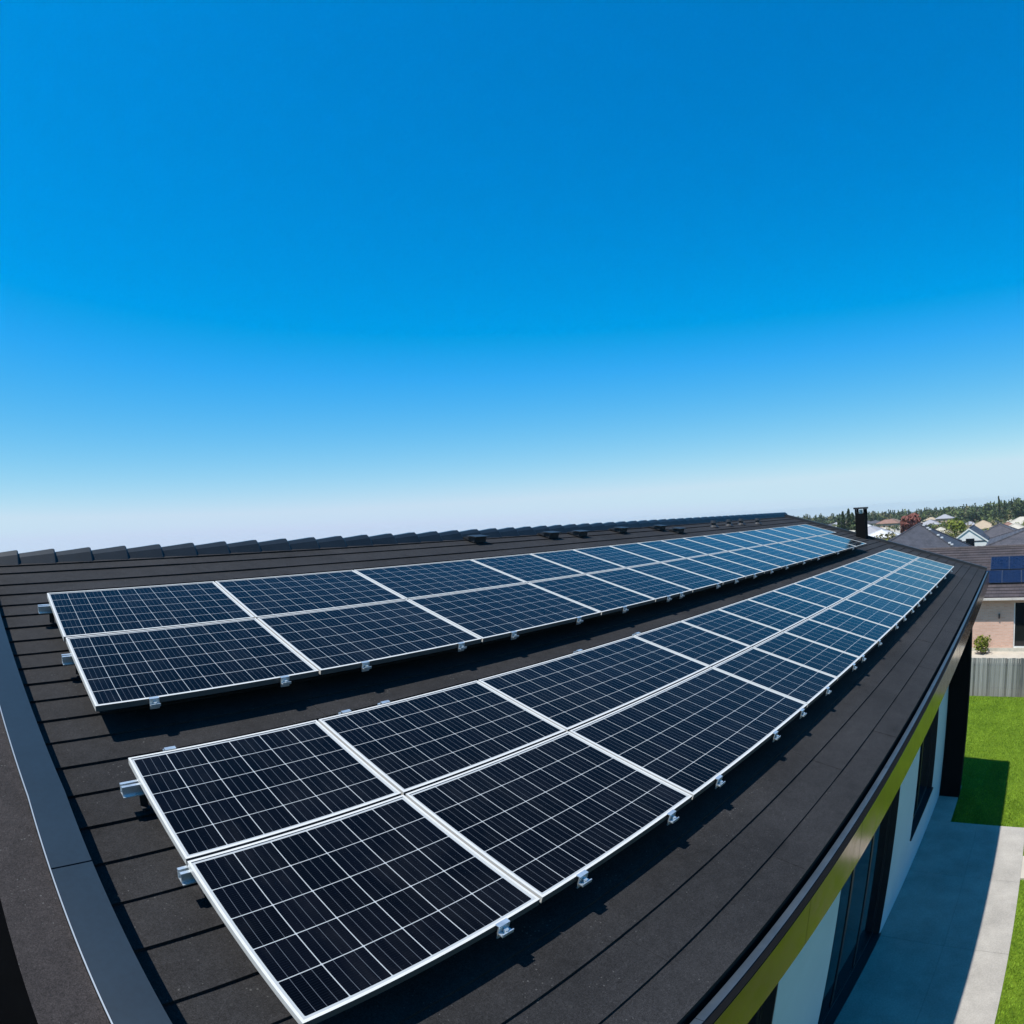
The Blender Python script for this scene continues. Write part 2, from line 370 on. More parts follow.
xg.set(Base_Color=xg.mix(xg.ramp(xg.math('ADD', xg.math('MULTIPLY', f_, 0.5), xg.math('MULTIPLY', g_, 0.5)), 0.36, 0.62), (0.07, 0.145, 0.008), (0.23, 0.36, 0.028)), Roughness=0.7)
xg.b.inputs['Specular IOR Level'].default_value = 0.15
me.materials.append(xg.m); go = bpy.data.objects.new('grass', me); COL.objects.link(go)
tag(go, 'short bright green grass covering the lawn below the eaves', 'grass', kind='stuff')

# ------------------------------------------------------------------ the house under the arrays
UL, UR = -0.03, 9.34
house = empty('modern_house', (10.2, 6.5, 0), 'dark roofed modern house with white walls carrying both solar arrays', 'house')
course = [-3.285, -3.20, -3.09, -2.935, -2.81, -2.685, -2.57, -2.45, -2.327, -2.21, -2.10, -1.986, -1.873, -1.75, -1.63, -1.505, -1.38, -1.254,
          -1.127, -1.002, -0.872, -0.738, -0.625, -0.52, -0.415, -0.302, -0.198]
mb = MB(); TH = 0.0055; rt = random.Random(5)
for a, b in zip(course[:-1], course[1:]):
    # every course is a row of long flat tiles, each a hair out of line with the next
    u = UL
    while u < UR:
        w = rt.uniform(0.46, 0.62); u1 = min(UR, u + w)
        if UR - u1 < 0.1: u1 = UR
        j = rt.uniform(-0.0006, 0.0006)
        P = [RW(u, b, -0.03), RW(u1, b, -0.03), RW(u1, a, -0.03), RW(u, a, -0.03), RW(u, b, TH + j), RW(u1, b, TH + j), RW(u1, a - 0.012, -0.002 + j), RW(u, a - 0.012, -0.002 + j)]
        mb.hexa(P)
        u = u1 + 0.0004
    if a == course[0]: pass
# deck below the tiles and the far slope
rid = RW(0, -3.30, 0)
mb.box((UL * S, 0, 0), (UR * S, 1, 1), fn=lambda X, Y, Z: Vector((X, RW(0, -3.30 if Y else -0.21, 0).y, RW(0, -3.30 if Y else -0.21, -0.012 if Z else -0.07).z)))
yr, zr = rid.y, rid.z - 0.02
ye, ze = RW(0, -0.2, 0).y, RW(0, -0.2, 0).z
mb.hexa([(UL * S, yr, zr - 0.15), (UR * S, yr, zr - 0.15), (UR * S, 2 * yr - ye, ze - 0.15), (UL * S, 2 * yr - ye, ze - 0.15),
         (UL * S, yr, zr), (UR * S, yr, zr), (UR * S, 2 * yr - ye, ze), (UL * S, 2 * yr - ye, ze)])
roof = part('roof', mb, M['tile'], house)
# ridge tiles, one mesh each
def ridge_tile(i, x0, L):
    mb = MB(); prof = [(-0.19, -0.055), (-0.125, 0.045), (-0.06, 0.088), (0.06, 0.088), (0.125, 0.045), (0.19, -0.055)]
    cy, cz = yr, RW(0, -3.30, 0).z - 0.012
    secs = [(x0, 0.84, 0.0), (x0 + L * 0.5, 0.93, 0.010), (x0 + L, 1.04, 0.020), (x0 + L + 0.014, 1.0, 0.014)]
    o = len(mb.v)
    for X, k, dz in secs:
        for (py, pz) in prof: mb.v.append(Vector((X, cy + py * k, cz + pz * k + dz)))
    n = len(prof)
    for s_ in range(len(secs) - 1):
        for q in range(n - 1): mb.f.append([s_ * n + q, s_ * n + q + 1, (s_ + 1) * n + q + 1, (s_ + 1) * n + q]); mb.mi.append(0)
    mb.f.append(list(range(n))); mb.mi.append(0); mb.f.append([(len(secs) - 1) * n + q for q in range(n)][::-1]); mb.mi.append(0)
    return part('ridge_tile', mb, M['ridge'], house, parent=roof)
L = 0.395; i = 0; xx = UL * S - 0.25
while xx < UR * S:
    ridge_tile(i, xx, L); xx += L; i += 1
# verge: raised blue metal capping along the near gable and the felted board outside it
v0, v1 = -3.34, 0.02
def sk(v): return -0.044 * max(0.0, -v - 1.3)        # the gable edge runs very slightly out of square
def strip(mb, va, vb, ul, ur, hl, hr, tl, tr):
    """a long bar on the verge from va to vb, split so that it can follow the skew; hl/hr undersides, tl/tr tops"""
    vs_ = [va] + [v for v in (-3.0, -2.6, -2.2, -1.8, -1.5, -1.3) if va < v < vb] + [vb]; o = len(mb.v)
    for v in vs_:
        d = sk(v); mb.v += [RW(ul + d, v, hl), RW(ur + d, v, hr), RW(ur + d, v, tr), RW(ul + d, v, tl)]
    for i in range(len(vs_) - 1):
        for q in range(4): mb.f.append([o + i * 4 + q, o + i * 4 + (q + 1) % 4, o + i * 4 + 4 + (q + 1) % 4, o + i * 4 + 4 + q]); mb.mi.append(0)
    mb.f.append([o + 3, o + 2, o + 1, o]); mb.mi.append(0); e = o + 4 * (len(vs_) - 1); mb.f.append([e, e + 1, e + 2, e + 3]); mb.mi.append(0)
cap = MB()
for a, b in ((v0, -1.057), (-1.053, -0.2), (-0.196, v1)): strip(cap, a, b, 0.056, 0.141, 0.066, 0.012, 0.080, 0.080)
vc = part('verge_capping', cap, M['flash'], house)
mb = MB(); strip(mb, v0, v1, 0.0530, 0.0556, 0.060, 0.060, 0.0815, 0.0815)
part('metal_edge', mb, M['lip'], house, parent=vc)
mb = MB(); strip(mb, v0, v1, -0.058, 0.0515, -0.12, -0.12, 0.070, 0.072)
part('verge_board', mb, M['board'], house)
# far verge
mb = MB(); mb.hexa([RW(UR, -0.19, -0.09), RW(UR + 0.05, -0.19, -0.09), RW(UR + 0.05, v0, -0.09), RW(UR, v0, -0.09), RW(UR + 0.002, -0.19, 0.034), RW(UR + 0.05, -0.19, 0.034), RW(UR + 0.05, v0, 0.034), RW(UR + 0.002, v0, 0.034)])
part('verge_board', mb, M['dark'], house)
# gutter and fascia
zt = CAMZ - 0.93 * S; yo = 0.42 * S; yi = 0.4565 * S; X0, X1 = -0.12, (UR + 0.05) * S
mb = MB()
mb.box((X0, yi, zt - 0.012), (X1, yi + 0.006, zt - 0.14))
xj = [X0, 1.9, 4.9, 7.9, 10.9, 13.9, 16.9, X1]
for a, b in zip(xj[:-1], xj[1:]): mb.box((a + 0.002, 0.437 * S, zt - 0.014), (b - 0.002, yi - 0.001, zt))
mb.box((X0, yi + 0.007, zt - 0.15), (X1, 0.52 * S, zt - 0.141))
gutter = part('gutter', mb, M['gutter'], house)
mb = MB(); mb.box((X0, yo + 0.003, zt - 0.05), (X1, 0.4362 * S, zt - 0.010)); part('shadow_gap_strip', mb, M['charcoal'], house)
mb = MB(); zb = CAMZ - 1.08 * S; xj = [X0, 2.98, 3.98, 7.0, 10.0, 13.0, 16.0, X1]
for a, b in zip(xj[:-1], xj[1:]): mb.box((a + 0.003, yo, zb), (b - 0.003, yo + 0.002, zt - 0.014))
part('fascia', mb, M['fascia'], house)
mb = MB(); mb.box((X0, yo + 0.013, zb + 0.004), (X1, YW, zb + 0.02)); part('soffit', mb, M['charcoal'], house)
# walls with openings: list of (x0, x1, z0, z1)
XH0, XH1 = 0.25, 9.1 * S
ops = [(0.9, 2.775 * S, 0.10, 5.75), (3.80 * S, 5.62 * S, 0.10, 5.75), (6.66 * S, 8.09 * S, 1.20, 5.75)]
YB = 2 * yr - YW
wl = MB(); xq = XH0
for (a, b, z0, z1) in ops:
    wl.box((xq, YW, 0), (a, YW + 0.25, zb)); 
    wl.box((a, YW, z1), (b, YW + 0.25, zb))
    if z0 > 0: wl.box((a, YW, 0), (b, YW + 0.25, z0))
    xq = b
wl.box((xq, YW, 0), (XH1, YW + 0.25, zb))
wl.box((XH0, YB - 0.25, 0), (XH1, YB, zb))
for X in (XH0, XH1 - 0.25):
    wl.add([(X, YW + 0.25, 0), (X, YB - 0.25, 0), (X, YB - 0.25, zb), (X, yr, zr - 0.2), (X, YW + 0.25, zb), (X + 0.25, YW + 0.25, 0), (X + 0.25, YB - 0.25, 0), (X + 0.25, YB - 0.25, zb), (X + 0.25, yr, zr - 0.2), (X + 0.25, YW + 0.25, zb)],
           [(0, 1, 2, 3, 4), (5, 6, 7, 8, 9), (0, 1, 6, 5), (1, 2, 7, 6), (2, 3, 8, 7), (3, 4, 9, 8), (4, 0, 5, 9)])
part('wall', wl, M['white'], house)
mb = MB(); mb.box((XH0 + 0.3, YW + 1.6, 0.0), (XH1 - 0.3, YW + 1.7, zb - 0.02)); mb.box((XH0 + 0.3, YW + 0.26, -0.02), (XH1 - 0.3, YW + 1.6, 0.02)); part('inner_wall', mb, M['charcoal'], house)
for k, (a, b, z0, z1) in enumerate(ops):
    w = MB(); f = 0.07; y0, y1 = YW + 0.13, YW + 0.20
    w.box((a, y0, z0), (a + f, y1, z1)); w.box((b - f, y0, z0), (b, y1, z1)); w.box((a + f, y0, z1 - f), (b - f, y1, z1)); w.box((a + f, y0, z0), (b - f, y1, z0 + f))
    # dark reveal lining
    w.box((a + 0.001, YW + 0.004, z0 + 0.001), (a + 0.02, y0, z1)); w.box((b - 0.02, YW + 0.004, z0 + 0.001), (b - 0.001, y0, z1))
    nm = 'sliding_door' if k < 2 else 'window'
    wf = part(nm, w, M['frame'], house)
    n = 2 if k != 1 else 3
    for q in range(n):
        xa = a + f + (b - a - 2 * f) * q / n; xb = a + f + (b - a - 2 * f) * (q + 1) / n
        m2 = MB(); m2.box((xa + 0.05, YW + 0.158, z0 + f), (xb - 0.05, YW + 0.170, z1 - f)); part('pane', m2, M['glass'], house, parent=wf)
        m3 = MB(); m3.box((xa + 0.001, YW + 0.145, z0 + f + 0.001), (xa + 0.049, YW + 0.185, z1 - f - 0.001)); m3.box((xb - 0.049, YW + 0.145, z0 + f + 0.001), (xb - 0.001, YW + 0.185, z1 - f - 0.001))
        part('mullion', m3, M['frame'], house, parent=wf)
    m4 = MB(); m4.box((a - 0.03, YW - 0.035, z0 - 0.045), (b + 0.03, YW + 0.129, z0 + 0.0005)); part('sill', m4, M['frame'], house, parent=wf)
# charcoal wing wall carrying the far end of the eaves
mb = MB(); mb.box((9.1 * S, 0.645 * S, 0.0), (9.32 * S, YW + 0.4, zb + 0.003)); part('wing_wall', mb, M['charcoal'], house)
# lower flat roof outside the near gable
mb = MB(); mb.box((-4.5, 0.9, 4.3), (-0.128, 13.0, 4.55)); mb.box((-0.145, 0.9, 4.55), (-0.128, 13, 5.6)); part('flat_roof', mb, M['black'], house)
# chimney at the far verge
chx, chy = 9.22 * S, 2.13 * S + 0.13
mb = MB(); mb.box((chx - 0.15, chy - 0.15, 7.0), (chx + 0.15, chy + 0.15, 8.22))
for dx in (-0.13, 0.13):
    for dy in (-0.13, 0.13): mb.box((chx + dx - 0.025, chy + dy - 0.025, 8.22), (chx + dx + 0.025, chy + dy + 0.025, 8.35))
ch = part('chimney', mb, M['charcoal'], house)
mb = MB(); mb.box((chx - 0.185, chy - 0.185, 8.351), (chx + 0.185, chy + 0.185, 8.40)); part('chimney_cap', mb, M['dark'], house, parent=ch)
mb = MB(); mb.tube((chx, chy, 8.221), (chx, chy, 8.33), 0.055, n=10); part('flue', mb, M['galv'], house, parent=ch)
# low vents on the tiles below the ridge
def roof_vent(u, v, tall):
    mb = MB()
    if not tall:
        # hooded tile vent: sloping lid over a dark throat
        w = 0.115; 
        def q(a, b, h): return RW(u + a / S, v + b / S, h / S)
        mb.hexa([q(-w, 0.13, 0.02), q(w, 0.13, 0.02), q(w * .8, -0.15, 0.02), q(-w * .8, -0.15, 0.02), q(-w, 0.13, 0.105), q(w, 0.13, 0.105), q(w * .8, -0.15, 0.03), q(-w * .8, -0.15, 0.03)])
        mb.hexa([q(-w - .02, 0.17, 0.106), q(w + .02, 0.17, 0.106), q(w + .02, -0.02, 0.075), q(-w - .02, -0.02, 0.075), q(-w - .02, 0.17, 0.118), q(w + .02, 0.17, 0.118), q(w + .02, -0.02, 0.09), q(-w - .02, -0.02, 0.09)])
    else:
        c = RW(u, v, 0.0); mb.tube(c, c + Vector((0, 0, 0.14)), 0.055, n=10); mb.tube(c + Vector((0, 0, 0.09)), c + Vector((0, 0, 0.15)), 0.085, 0.07, n=10)
        mb.tube(c + Vector((0, 0, 0.0)), c + Vector((0, 0, 0.05)), 0.12, 0.06, n=10)
    return part('roof_vent', mb, M['dark'], house, parent=roof)
for u, v in ((3.11, -3.17), (3.87, -3.15), (4.21, -3.13), (4.82, -3.15), (5.46, -3.13), (5.60, -3.0)): roof_vent(u, v, False)
for u, v in ((6.55, -3.05), (6.95, -3.05), (7.30, -3.05), (7.75, -3.02)): roof_vent(u, v, True)

# ------------------------------------------------------------------ solar panels
FR = 0.017 / S                            # frame width
pmesh = {}
def panel_meshes(w, hgt, cols, rows, key='pv'):
    """local frame in metres: x along the ridge, y up the slope, z out of the roof; origin at the lower left corner"""
    kk = (round(w, 3), round(hgt, 3), cols, rows, key)
    if kk in pmesh: return pmesh[kk]
    f = 0.0115; t = 0.036
    mb = MB()
    mb.box((0, 0, -t), (w, f, 0)); mb.box((0, hgt - f, -t), (w, hgt, 0)); mb.box((0, f, -t), (f, hgt - f, 0)); mb.box((w - f, f, -t), (w, hgt - f, 0))
    fm = mb.mesh('frame', [M['alu'], M['alushade']] if key == 'pv' else [M['dark'], M['dark']])
    for p in fm.polygons: p.material_index = 0 if p.normal.z > 0.5 or p.normal.x < -0.5 else 1  # top and sunward left faces pale, the others painted as shaded
    me = bpy.data.meshes.new('solar_cells'); x0, x1, y0, y1 = f, w - f, f, hgt - f; z = -0.004
    me.from_pydata([(x0, y0, z), (x1, y0, z), (x1, y1, z), (x0, y1, z), (x0, y0, -0.012), (x1, y0, -0.012), (x1, y1, -0.012), (x0, y1, -0.012)], [], [(0, 1, 2, 3), (7, 6, 5, 4)])
    uvl = me.uv_layers.new(name='cells'); ul2 = me.uv_layers.new(name='dims'); mg = 0.010
    cw = (x1 - x0 - 2 * mg) / cols; chh = (y1 - y0 - 2 * mg) / rows
    for p in me.polygons:
        for li in p.loop_indices:
            c = me.vertices[me.loops[li].vertex_index].co
            uvl.data[li].uv = ((c.x - x0 - mg) / cw, (c.y - y0 - mg) / chh); ul2.data[li].uv = (cols, rows)
    me.materials.append(M[key])
    pmesh[kk] = (fm, me); return pmesh[kk]
def panel(u0, u1, v0, v1, cols, rows, label, group):
    """corners in apparent layout units of the array plane"""
    g = 0.0035
    org = RW(u0 * PK + g, v1 * PK - g, PH); w = (u1 - u0) * PK * S - 2 * g * S; h = (v1 - v0) * PK * S - 2 * g * S
    root = empty('solar_panel', org, label, 'solar panel', group, rot=(PITCH, 0, 0))
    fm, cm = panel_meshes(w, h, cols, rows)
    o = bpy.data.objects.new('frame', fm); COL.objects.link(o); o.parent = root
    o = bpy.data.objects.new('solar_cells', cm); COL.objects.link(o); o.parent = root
    return root
UA = [0.324, 1.116, 1.901, 2.754, 3.296, 3.76, 4.218, 4.623, 5.007, 5.41, 5.83, 6.26, 6.70, 7.15, 7.61, 8.14, 8.70, 9.06]
CA = [10, 10, 10, 6, 6, 6, 5, 5] + [5] * 9
VA = [-2.814, -2.332, -1.799]
UB = [0.344, 0.933, 1.594, 2.611, 3.076, 3.531, 3.978, 4.437, 4.891, 5.372, 5.855, 6.352, 6.883, 7.36, 7.84, 8.31, 8.785]
CB = [6, 8, 12] + [5] * 13
VB = [-1.510, -1.0786, -0.5996]
for ri in range(2):
    for i in range(len(UA) - 1):
        if ri == 1 and i == 16: continue
        panel(UA[i] - (0.006 if i == 0 and ri == 0 else 0), UA[i + 1], VA[ri], VA[ri + 1], CA[i], 6,
              '%s %s panel from the left in the %s row of the ridge side array' % (ORD[i], 'wide ten column' if i < 3 else 'narrow', ['upper', 'lower'][ri]) if False else
              '%s solar panel from the near left end, %s row of array beside the ridge' % (ORD[i], ['upper', 'lower'][ri]), 'solar panels of the array beside the ridge')
    for i in range(len(UB) - 1):
        panel(UB[i], UB[i + 1], VB[ri], VB[ri + 1], CB[i], 5,
              '%s solar panel from the near left end, %s row of array beside the gutter' % (ORD[i], ['upper', 'lower'][ri]), 'solar panels of the array beside the gutter')
# mounting rails (run along the ridge direction under the frames)
def rail(ua, ub, v, label):
    root = empty('mounting_rail', RW(ua * PK, v * PK, 0.03), label, 'rail', 'aluminium rails under the arrays', rot=(PITCH, 0, 0))
    Ln = (ub - ua) * PK * S; zt_ = (PH - 0.03) * S - 0.037; mb = MB()
    # open top channel section
    mb.box((0, -0.022, zt_ - 0.055), (Ln, 0.022, zt_ - 0.050)); mb.box((0, -0.022, zt_ - 0.050), (Ln, -0.017, zt_)); mb.box((0, 0.017, zt_ - 0.050), (Ln, 0.022, zt_))
    mb.box((0, -0.0169, zt_ - 0.005), (Ln, -0.007, zt_)); mb.box((0, 0.007, zt_ - 0.005), (Ln, 0.0169, zt_))
    mb.box((0, -0.034, zt_ - 0.0555), (Ln, -0.0222, zt_ - 0.050))
    part('rail', mb, M['galv'], root, local=True)
    # roof hooks
    for k in range(int(Ln / 1.1) + 1):
        X = 0.11 + k * 1.1
        if X > Ln - 0.05: break
        h = MB(); h.box((X - 0.02, -0.03, -0.06), (X + 0.02, 0.03, -0.045)); h.box((X - 0.02, 0.005, -0.045), (X + 0.02, 0.012, zt_ - 0.056))
        part('roof_hook', h, M['dark'], root, local=True)
rail(0.270, 8.9, -2.72, 'upper silver rail under the array beside the ridge, end poking out left')
rail(0.294, 8.6, -2.22, 'lower silver rail under the array beside the ridge, end poking out left')
rail(0.300, 8.76, -1.42, 'upper silver rail under the array beside the gutter, end poking out left')
rail(0.325, 8.76, -1.072, 'lower silver rail under the array beside the gutter, end poking out left')
# end clamps along the lower edges
def clamp(u, v, up, label, group):
    root = empty('end_clamp', RW(u * PK, v * PK, PH), label, 'clamp', group, rot=(PITCH, 0, 0))
    s_ = 1 if up else -1; w = 0.030
    def B(m, x0, y0, z0, x1, y1, z1): m.box((x0, min(y0 * s_, y1 * s_), z0), (x1, max(y0 * s_, y1 * s_), z1))
    mb = MB(); B(mb, -w, -0.008, 0.0015, w, 0.014, 0.006); B(mb, -w, 0.0085, -0.034, w, 0.014, 0.0014); B(mb, -w, 0.0141, -0.034, w, 0.040, -0.029); B(mb, -w, 0.035, -0.0289, w, 0.040, -0.018)
    B(mb, -w, 0.010, -0.060, w, 0.015, -0.0342)
    part('bracket', mb, M['galv'], root, local=True)
    b = MB(); b.tube((0, 0.025 * s_, -0.0288), (0, 0.025 * s_, -0.012), 0.011, n=6); part('bolt', b, M['galv'], root, local=True)
clA = [0.50, 0.96, 1.29, 1.76, 2.073, 2.54, 2.946, 3.42, 3.58, 4.10, 4.41, 4.763, 5.127, 5.50, 5.98, 6.45, 7.2, 7.9]
clB = [0.785, 1.043, 1.437, 1.724, 2.195, 2.496, 2.854, 3.336, 3.542, 3.973, 4.533, 4.864, 5.227, 5.544, 5.90, 6.32, 6.80, 7.58, 8.3]
for i, u in enumerate(clA): clamp(u + 0.015, -1.800, False, '%s silver clamp from the left, lower edge of the array beside the ridge' % ORD[i], 'clamps along the lower edge of the ridge array')
for i, u in enumerate(clB): clamp(u + 0.025, -0.600, False, '%s silver clamp from the left, lower edge of the array beside the gutter' % ORD[i], 'clamps along the lower edge of the gutter array')
for i, u in enumerate((0.47, 1.04, 1.19, 2.20, 2.66)): clamp(u, -1.511, True, '%s clamp from the left on the upper edge of the array beside the gutter' % ORD[i], 'clamps along the upper edge of the gutter array')

# ------------------------------------------------------------------ back fence
FX = 30.25
fence = empty('timber_fence', (FX, -4, 0), 'weathered grey timber paling fence at the end of the lawn', 'fence')
mb = MB(); y = -22.0; rf = random.Random(11)
while y < 16:
    h = 1.70 + rf.uniform(-0.012, 0.012); t = rf.uniform(0, 0.006)
    mb.box((FX - 0.01 - t, y + 0.004, 0.01), (FX + 0.008 - t, y + 0.101, h)); y += 0.105
part('paling', mb, M['timber'], fence)
for z in (0.35, 1.35):
    mb = MB(); mb.box((FX + 0.0085, -22, z), (FX + 0.05, 16, z + 0.07)); part('rail', mb, M['timber'], fence)
for k in range(16):
    mb = MB(); mb.box((FX + 0.051, -21.9 + k * 2.4, 0), (FX + 0.14, -21.81 + k * 2.4, 1.68)); part('post', mb, M['timber'], fence)

# ------------------------------------------------------------------ neighbour with its own panels
nh = empty('brick_house', (45, 0, 0), 'pink brick house with brown tiled roof and blue panels behind the fence', 'house')
ey, ry = 39.0, 45.2; ez, rz = 3.12, 5.44; NY0, NY1 = -22.0, 10.5
sl_ = (rz - ez) / (ry - ey)
mb = MB(); nc = 18
for i in range(nc):
    a, b = i / nc, (i + 1) / nc
    xa, xb = ey + (ry - ey) * a, ey + (ry - ey) * b; za, zb_ = ez + (rz - ez) * a, ez + (rz - ez) * b
    mb.hexa([(xa, NY0, za - 0.12), (xb + .01, NY0, zb_ - 0.12), (xb + .01, NY1, zb_ - 0.12), (xa, NY1, za - 0.12), (xa, NY0, za + 0.035), (xb + .01, NY0, zb_ + 0.0), (xb + .01, NY1, zb_ + 0.0), (xa, NY1, za + 0.035)])
mb.hexa([(ry + .01, NY0, rz - 0.12), (2 * ry - ey, NY0, ez - 0.12), (2 * ry - ey, NY1, ez - 0.12), (ry + .01, NY1, rz - 0.12), (ry + .01, NY0, rz), (2 * ry - ey, NY0, ez), (2 * ry - ey, NY1, ez), (ry + .01, NY1, rz)])
nroof = part('roof', mb, M['brownroof'], nh)
mb = MB(); k = 0; yy = NY0
while yy < NY1:
    mb.tube((ry, yy, rz - 0.02), (ry, yy + 0.40, rz - 0.01), 0.11, 0.125, n=8); yy += 0.40
part('ridge_tile', mb, M['brownroof'], nh, parent=nroof)
mb = MB(); mb.box((ey - 0.10, NY0, ez - 0.16), (ey - 0.005, NY1, ez - 0.04)); part('gutter', mb, simple('cream_gutter', (0.50, 0.46, 0.42), 0.5), nh)
wx = 39.42
mb = MB(); mb.box((wx, 0.30, 0.25), (wx + 0.25, 9.8, 2.98)); mb.box((wx, -6, 2.75), (wx + 0.25, 0.30, 2.98)); mb.box((wx, NY0 + .5, 0.25), (wx + 0.25, -6, 2.98))
mb.box((50.4, NY0 + .5, 0), (50.65, 9.8, 2.98)); mb.box((wx + .25, 9.55, 0), (50.4, 9.8, 3.2)); mb.box((wx + .25, NY0 + .5, 0), (50.4, NY0 + .75, 3.2))
part('wall', mb, M['brick'], nh)
mb = MB(); mb.box((wx - 0.03, NY0 + .5, -0.1), (wx + 0.25, 9.8, 0.249)); part('plinth', mb, simple('cream_plinth', (0.46, 0.43, 0.36), 0.85), nh)
w = MB(); w.box((wx + 0.05, 0.22, 0.25), (wx + 0.12, 0.299, 2.749)); w.box((wx + 0.05, -6, 0.25), (wx + 0.12, 0.22, 0.33)); w.box((wx + 0.05, -2.0, 0.33), (wx + 0.12, -1.93, 2.749)); w.box((wx + .05, -4.1, .33), (wx + .12, -4.03, 2.749))
nw = part('window', w, simple('white_frame', (0.6, 0.6, 0.58), 0.5), nh)
mb = MB(); mb.box((wx + 0.08, -5.99, 0.331), (wx + 0.09, 0.219, 2.748)); part('pane', mb, M['glass'], nh, parent=nw)
mb = MB(); mb.box((wx - .005, 1.12, 1.9), (wx - .12, 1.2, 2.15)); part('wall_lamp', mb, M['dark'], nh)
# its panels
ps = math.atan(sl_)
def npan(X0, X1, y0, y1, lab):
    w_ = y1 - y0 - 0.02; h_ = (X1 - X0) / math.cos(ps) - 0.02
    z0 = ez + (X0 - ey) * sl_ + 0.13
    root = empty('solar_panel', (X0, y1, z0), lab, 'solar panel', 'blue panels on the neighbouring roof', rot=Matrix(((0, math.cos(ps), -math.sin(ps)), (-1, 0, 0), (0, math.sin(ps), math.cos(ps)))).to_euler())
    fm, cm = panel_meshes(w_, h_, 6, 8, 'pvblue')
    for nme, me in (('frame', fm), ('solar_cells', cm)):
        o = bpy.data.objects.new(nme, me); COL.objects.link(o); o.parent = root
for j, (X0, X1, yA) in enumerate(((40.35, 41.85, 2.22), (41.95, 43.6, 1.80))):
    for i in range(3):
        npan(X0, X1, yA - (i + 1) * 1.18, yA - i * 1.18, '%s blue panel from the left in the %s row on the brown neighbouring roof' % (ORD[i], ['lower', 'upper'][j]))
# ------------------------------------------------------------------ vegetation
def crown_mb(mb, c, rx, rz_, n, leaf, rnd, cone=False, lobes=5):
    """leaf clumps spread through several overlapping lobes, or through a ragged cone"""
    c = Vector(c); L_ = []
    if not cone:
        for k in range(lobes):
            a = rnd.uniform(0, 2 * PI); r = rnd.uniform(0.15, 0.55) * rx
            L_.append((c + Vector((math.cos(a) * r, math.sin(a) * r, rnd.uniform(-0.45, 0.55) * rz_)), rnd.uniform(0.42, 0.68)))
    for _ in range(n):
        d = Vector((rnd.gauss(0, 1), rnd.gauss(0, 1), rnd.gauss(0, 1))).normalized()
        if cone:
            t = rnd.random() ** 0.8; r = rx * (1 - t) * (0.55 + 0.45 * (math.sin(t * 37) * 0.5 + 0.5)) * rnd.uniform(0.35, 1.0) + 0.03 * rx; a = rnd.uniform(0, 2 * PI)
            P = c + Vector((math.cos(a) * r, math.sin(a) * r, -rz_ + 2 * rz_ * t))
        else:
            o_, k_ = rnd.choice(L_); P = o_ + Vector((d.x * rx, d.y * rx, d.z * rz_)) * k_ * rnd.uniform(0.6, 1.05)
        s_ = leaf * rnd.uniform(0.6, 1.35)
        e = d.cross(Vector((rnd.gauss(0, 1), rnd.gauss(0, 1), rnd.gauss(0, 1)))).normalized(); g = (d + Vector((rnd.gauss(0, .6), rnd.gauss(0, .6), rnd.gauss(0, .6)))).cross(e).normalized()
        o = len(mb.v); mb.v += [P - e * s_ - g * s_ * .6, P + e * s_ - g * s_ * .5, P + e * s_ * .5 + g * s_, P - e * s_ * .7 + g * s_ * .8]
        mb.f.append([o, o + 1, o + 2, o + 3]); mb.mi.append(0)
def raw(mb, name, mat, og):
    me = bpy.data.meshes.new(name); me.from_pydata([v - Vector(og) for v in mb.v], [], mb.f); me.materials.append(mat); return me
def tree(x, y, h, w, mat, label, name='tree', n=420, cone=False, group=None, seed=0, base=None, cat='tree'):
    rnd = random.Random(seed * 77 + int(x * 3 + y * 7)); z = gz(x, y) if base is None else base
    root = empty(name, (x, y, z), label, cat, group)
    t = MB(); t.tube((x, y, z - 0.2), (x + 0.02 * h, y, z + h * 0.75), 0.035 * h * 0.6, 0.008 * h, n=7)
    for k in range(5):
        a = rnd.uniform(0, 2 * PI); zz_ = z + h * rnd.uniform(0.3, 0.55); t.tube((x + .01 * h, y, zz_), (x + math.cos(a) * w * .35, y + math.sin(a) * w * .35, zz_ + h * 0.2), 0.010 * h, 0.004 * h, n=5)
    part('trunk', t, M['bark'], root)
    mb = MB(); lo = 0.10 if cone else 0.22
    crown_mb(mb, (x, y, z + h * (lo + 1) / 2), w / 2, h * (1 - lo) / 2, n, max(0.05, min(h, w * 1.3) * 0.045), rnd, cone, 7)
    part('crown', raw(mb, 'crown', mat, root.location), None, root)
    return root
# bush against the brick wall
def bush(x, y, z, w, h, mat, label, n=500, leaf=0.05, seed=1, stems=9):
    root = empty('shrub', (x, y, z), label, 'shrub'); rnd = random.Random(seed)
    t = MB()
    for k in range(stems):
        a = rnd.uniform(0, 2 * PI); t.tube((x, y, z), (x + math.cos(a) * w * .4, y + math.sin(a) * w * .4, z + h * rnd.uniform(.5, .95)), 0.012, 0.005, n=5)
    part('stem', t, M['bark'], root)
    mb = MB(); crown_mb(mb, (x, y, z + h * 0.52), w / 2, h * 0.5, n, leaf, rnd, False, 8)
    part('foliage', raw(mb, 'foliage', mat, root.location), None, root)
bush(38.6, 2.1, 0.05, 1.35, 1.0, M['yellow'], 'yellow green shrub in front of the pink brick wall', 620, 0.055)

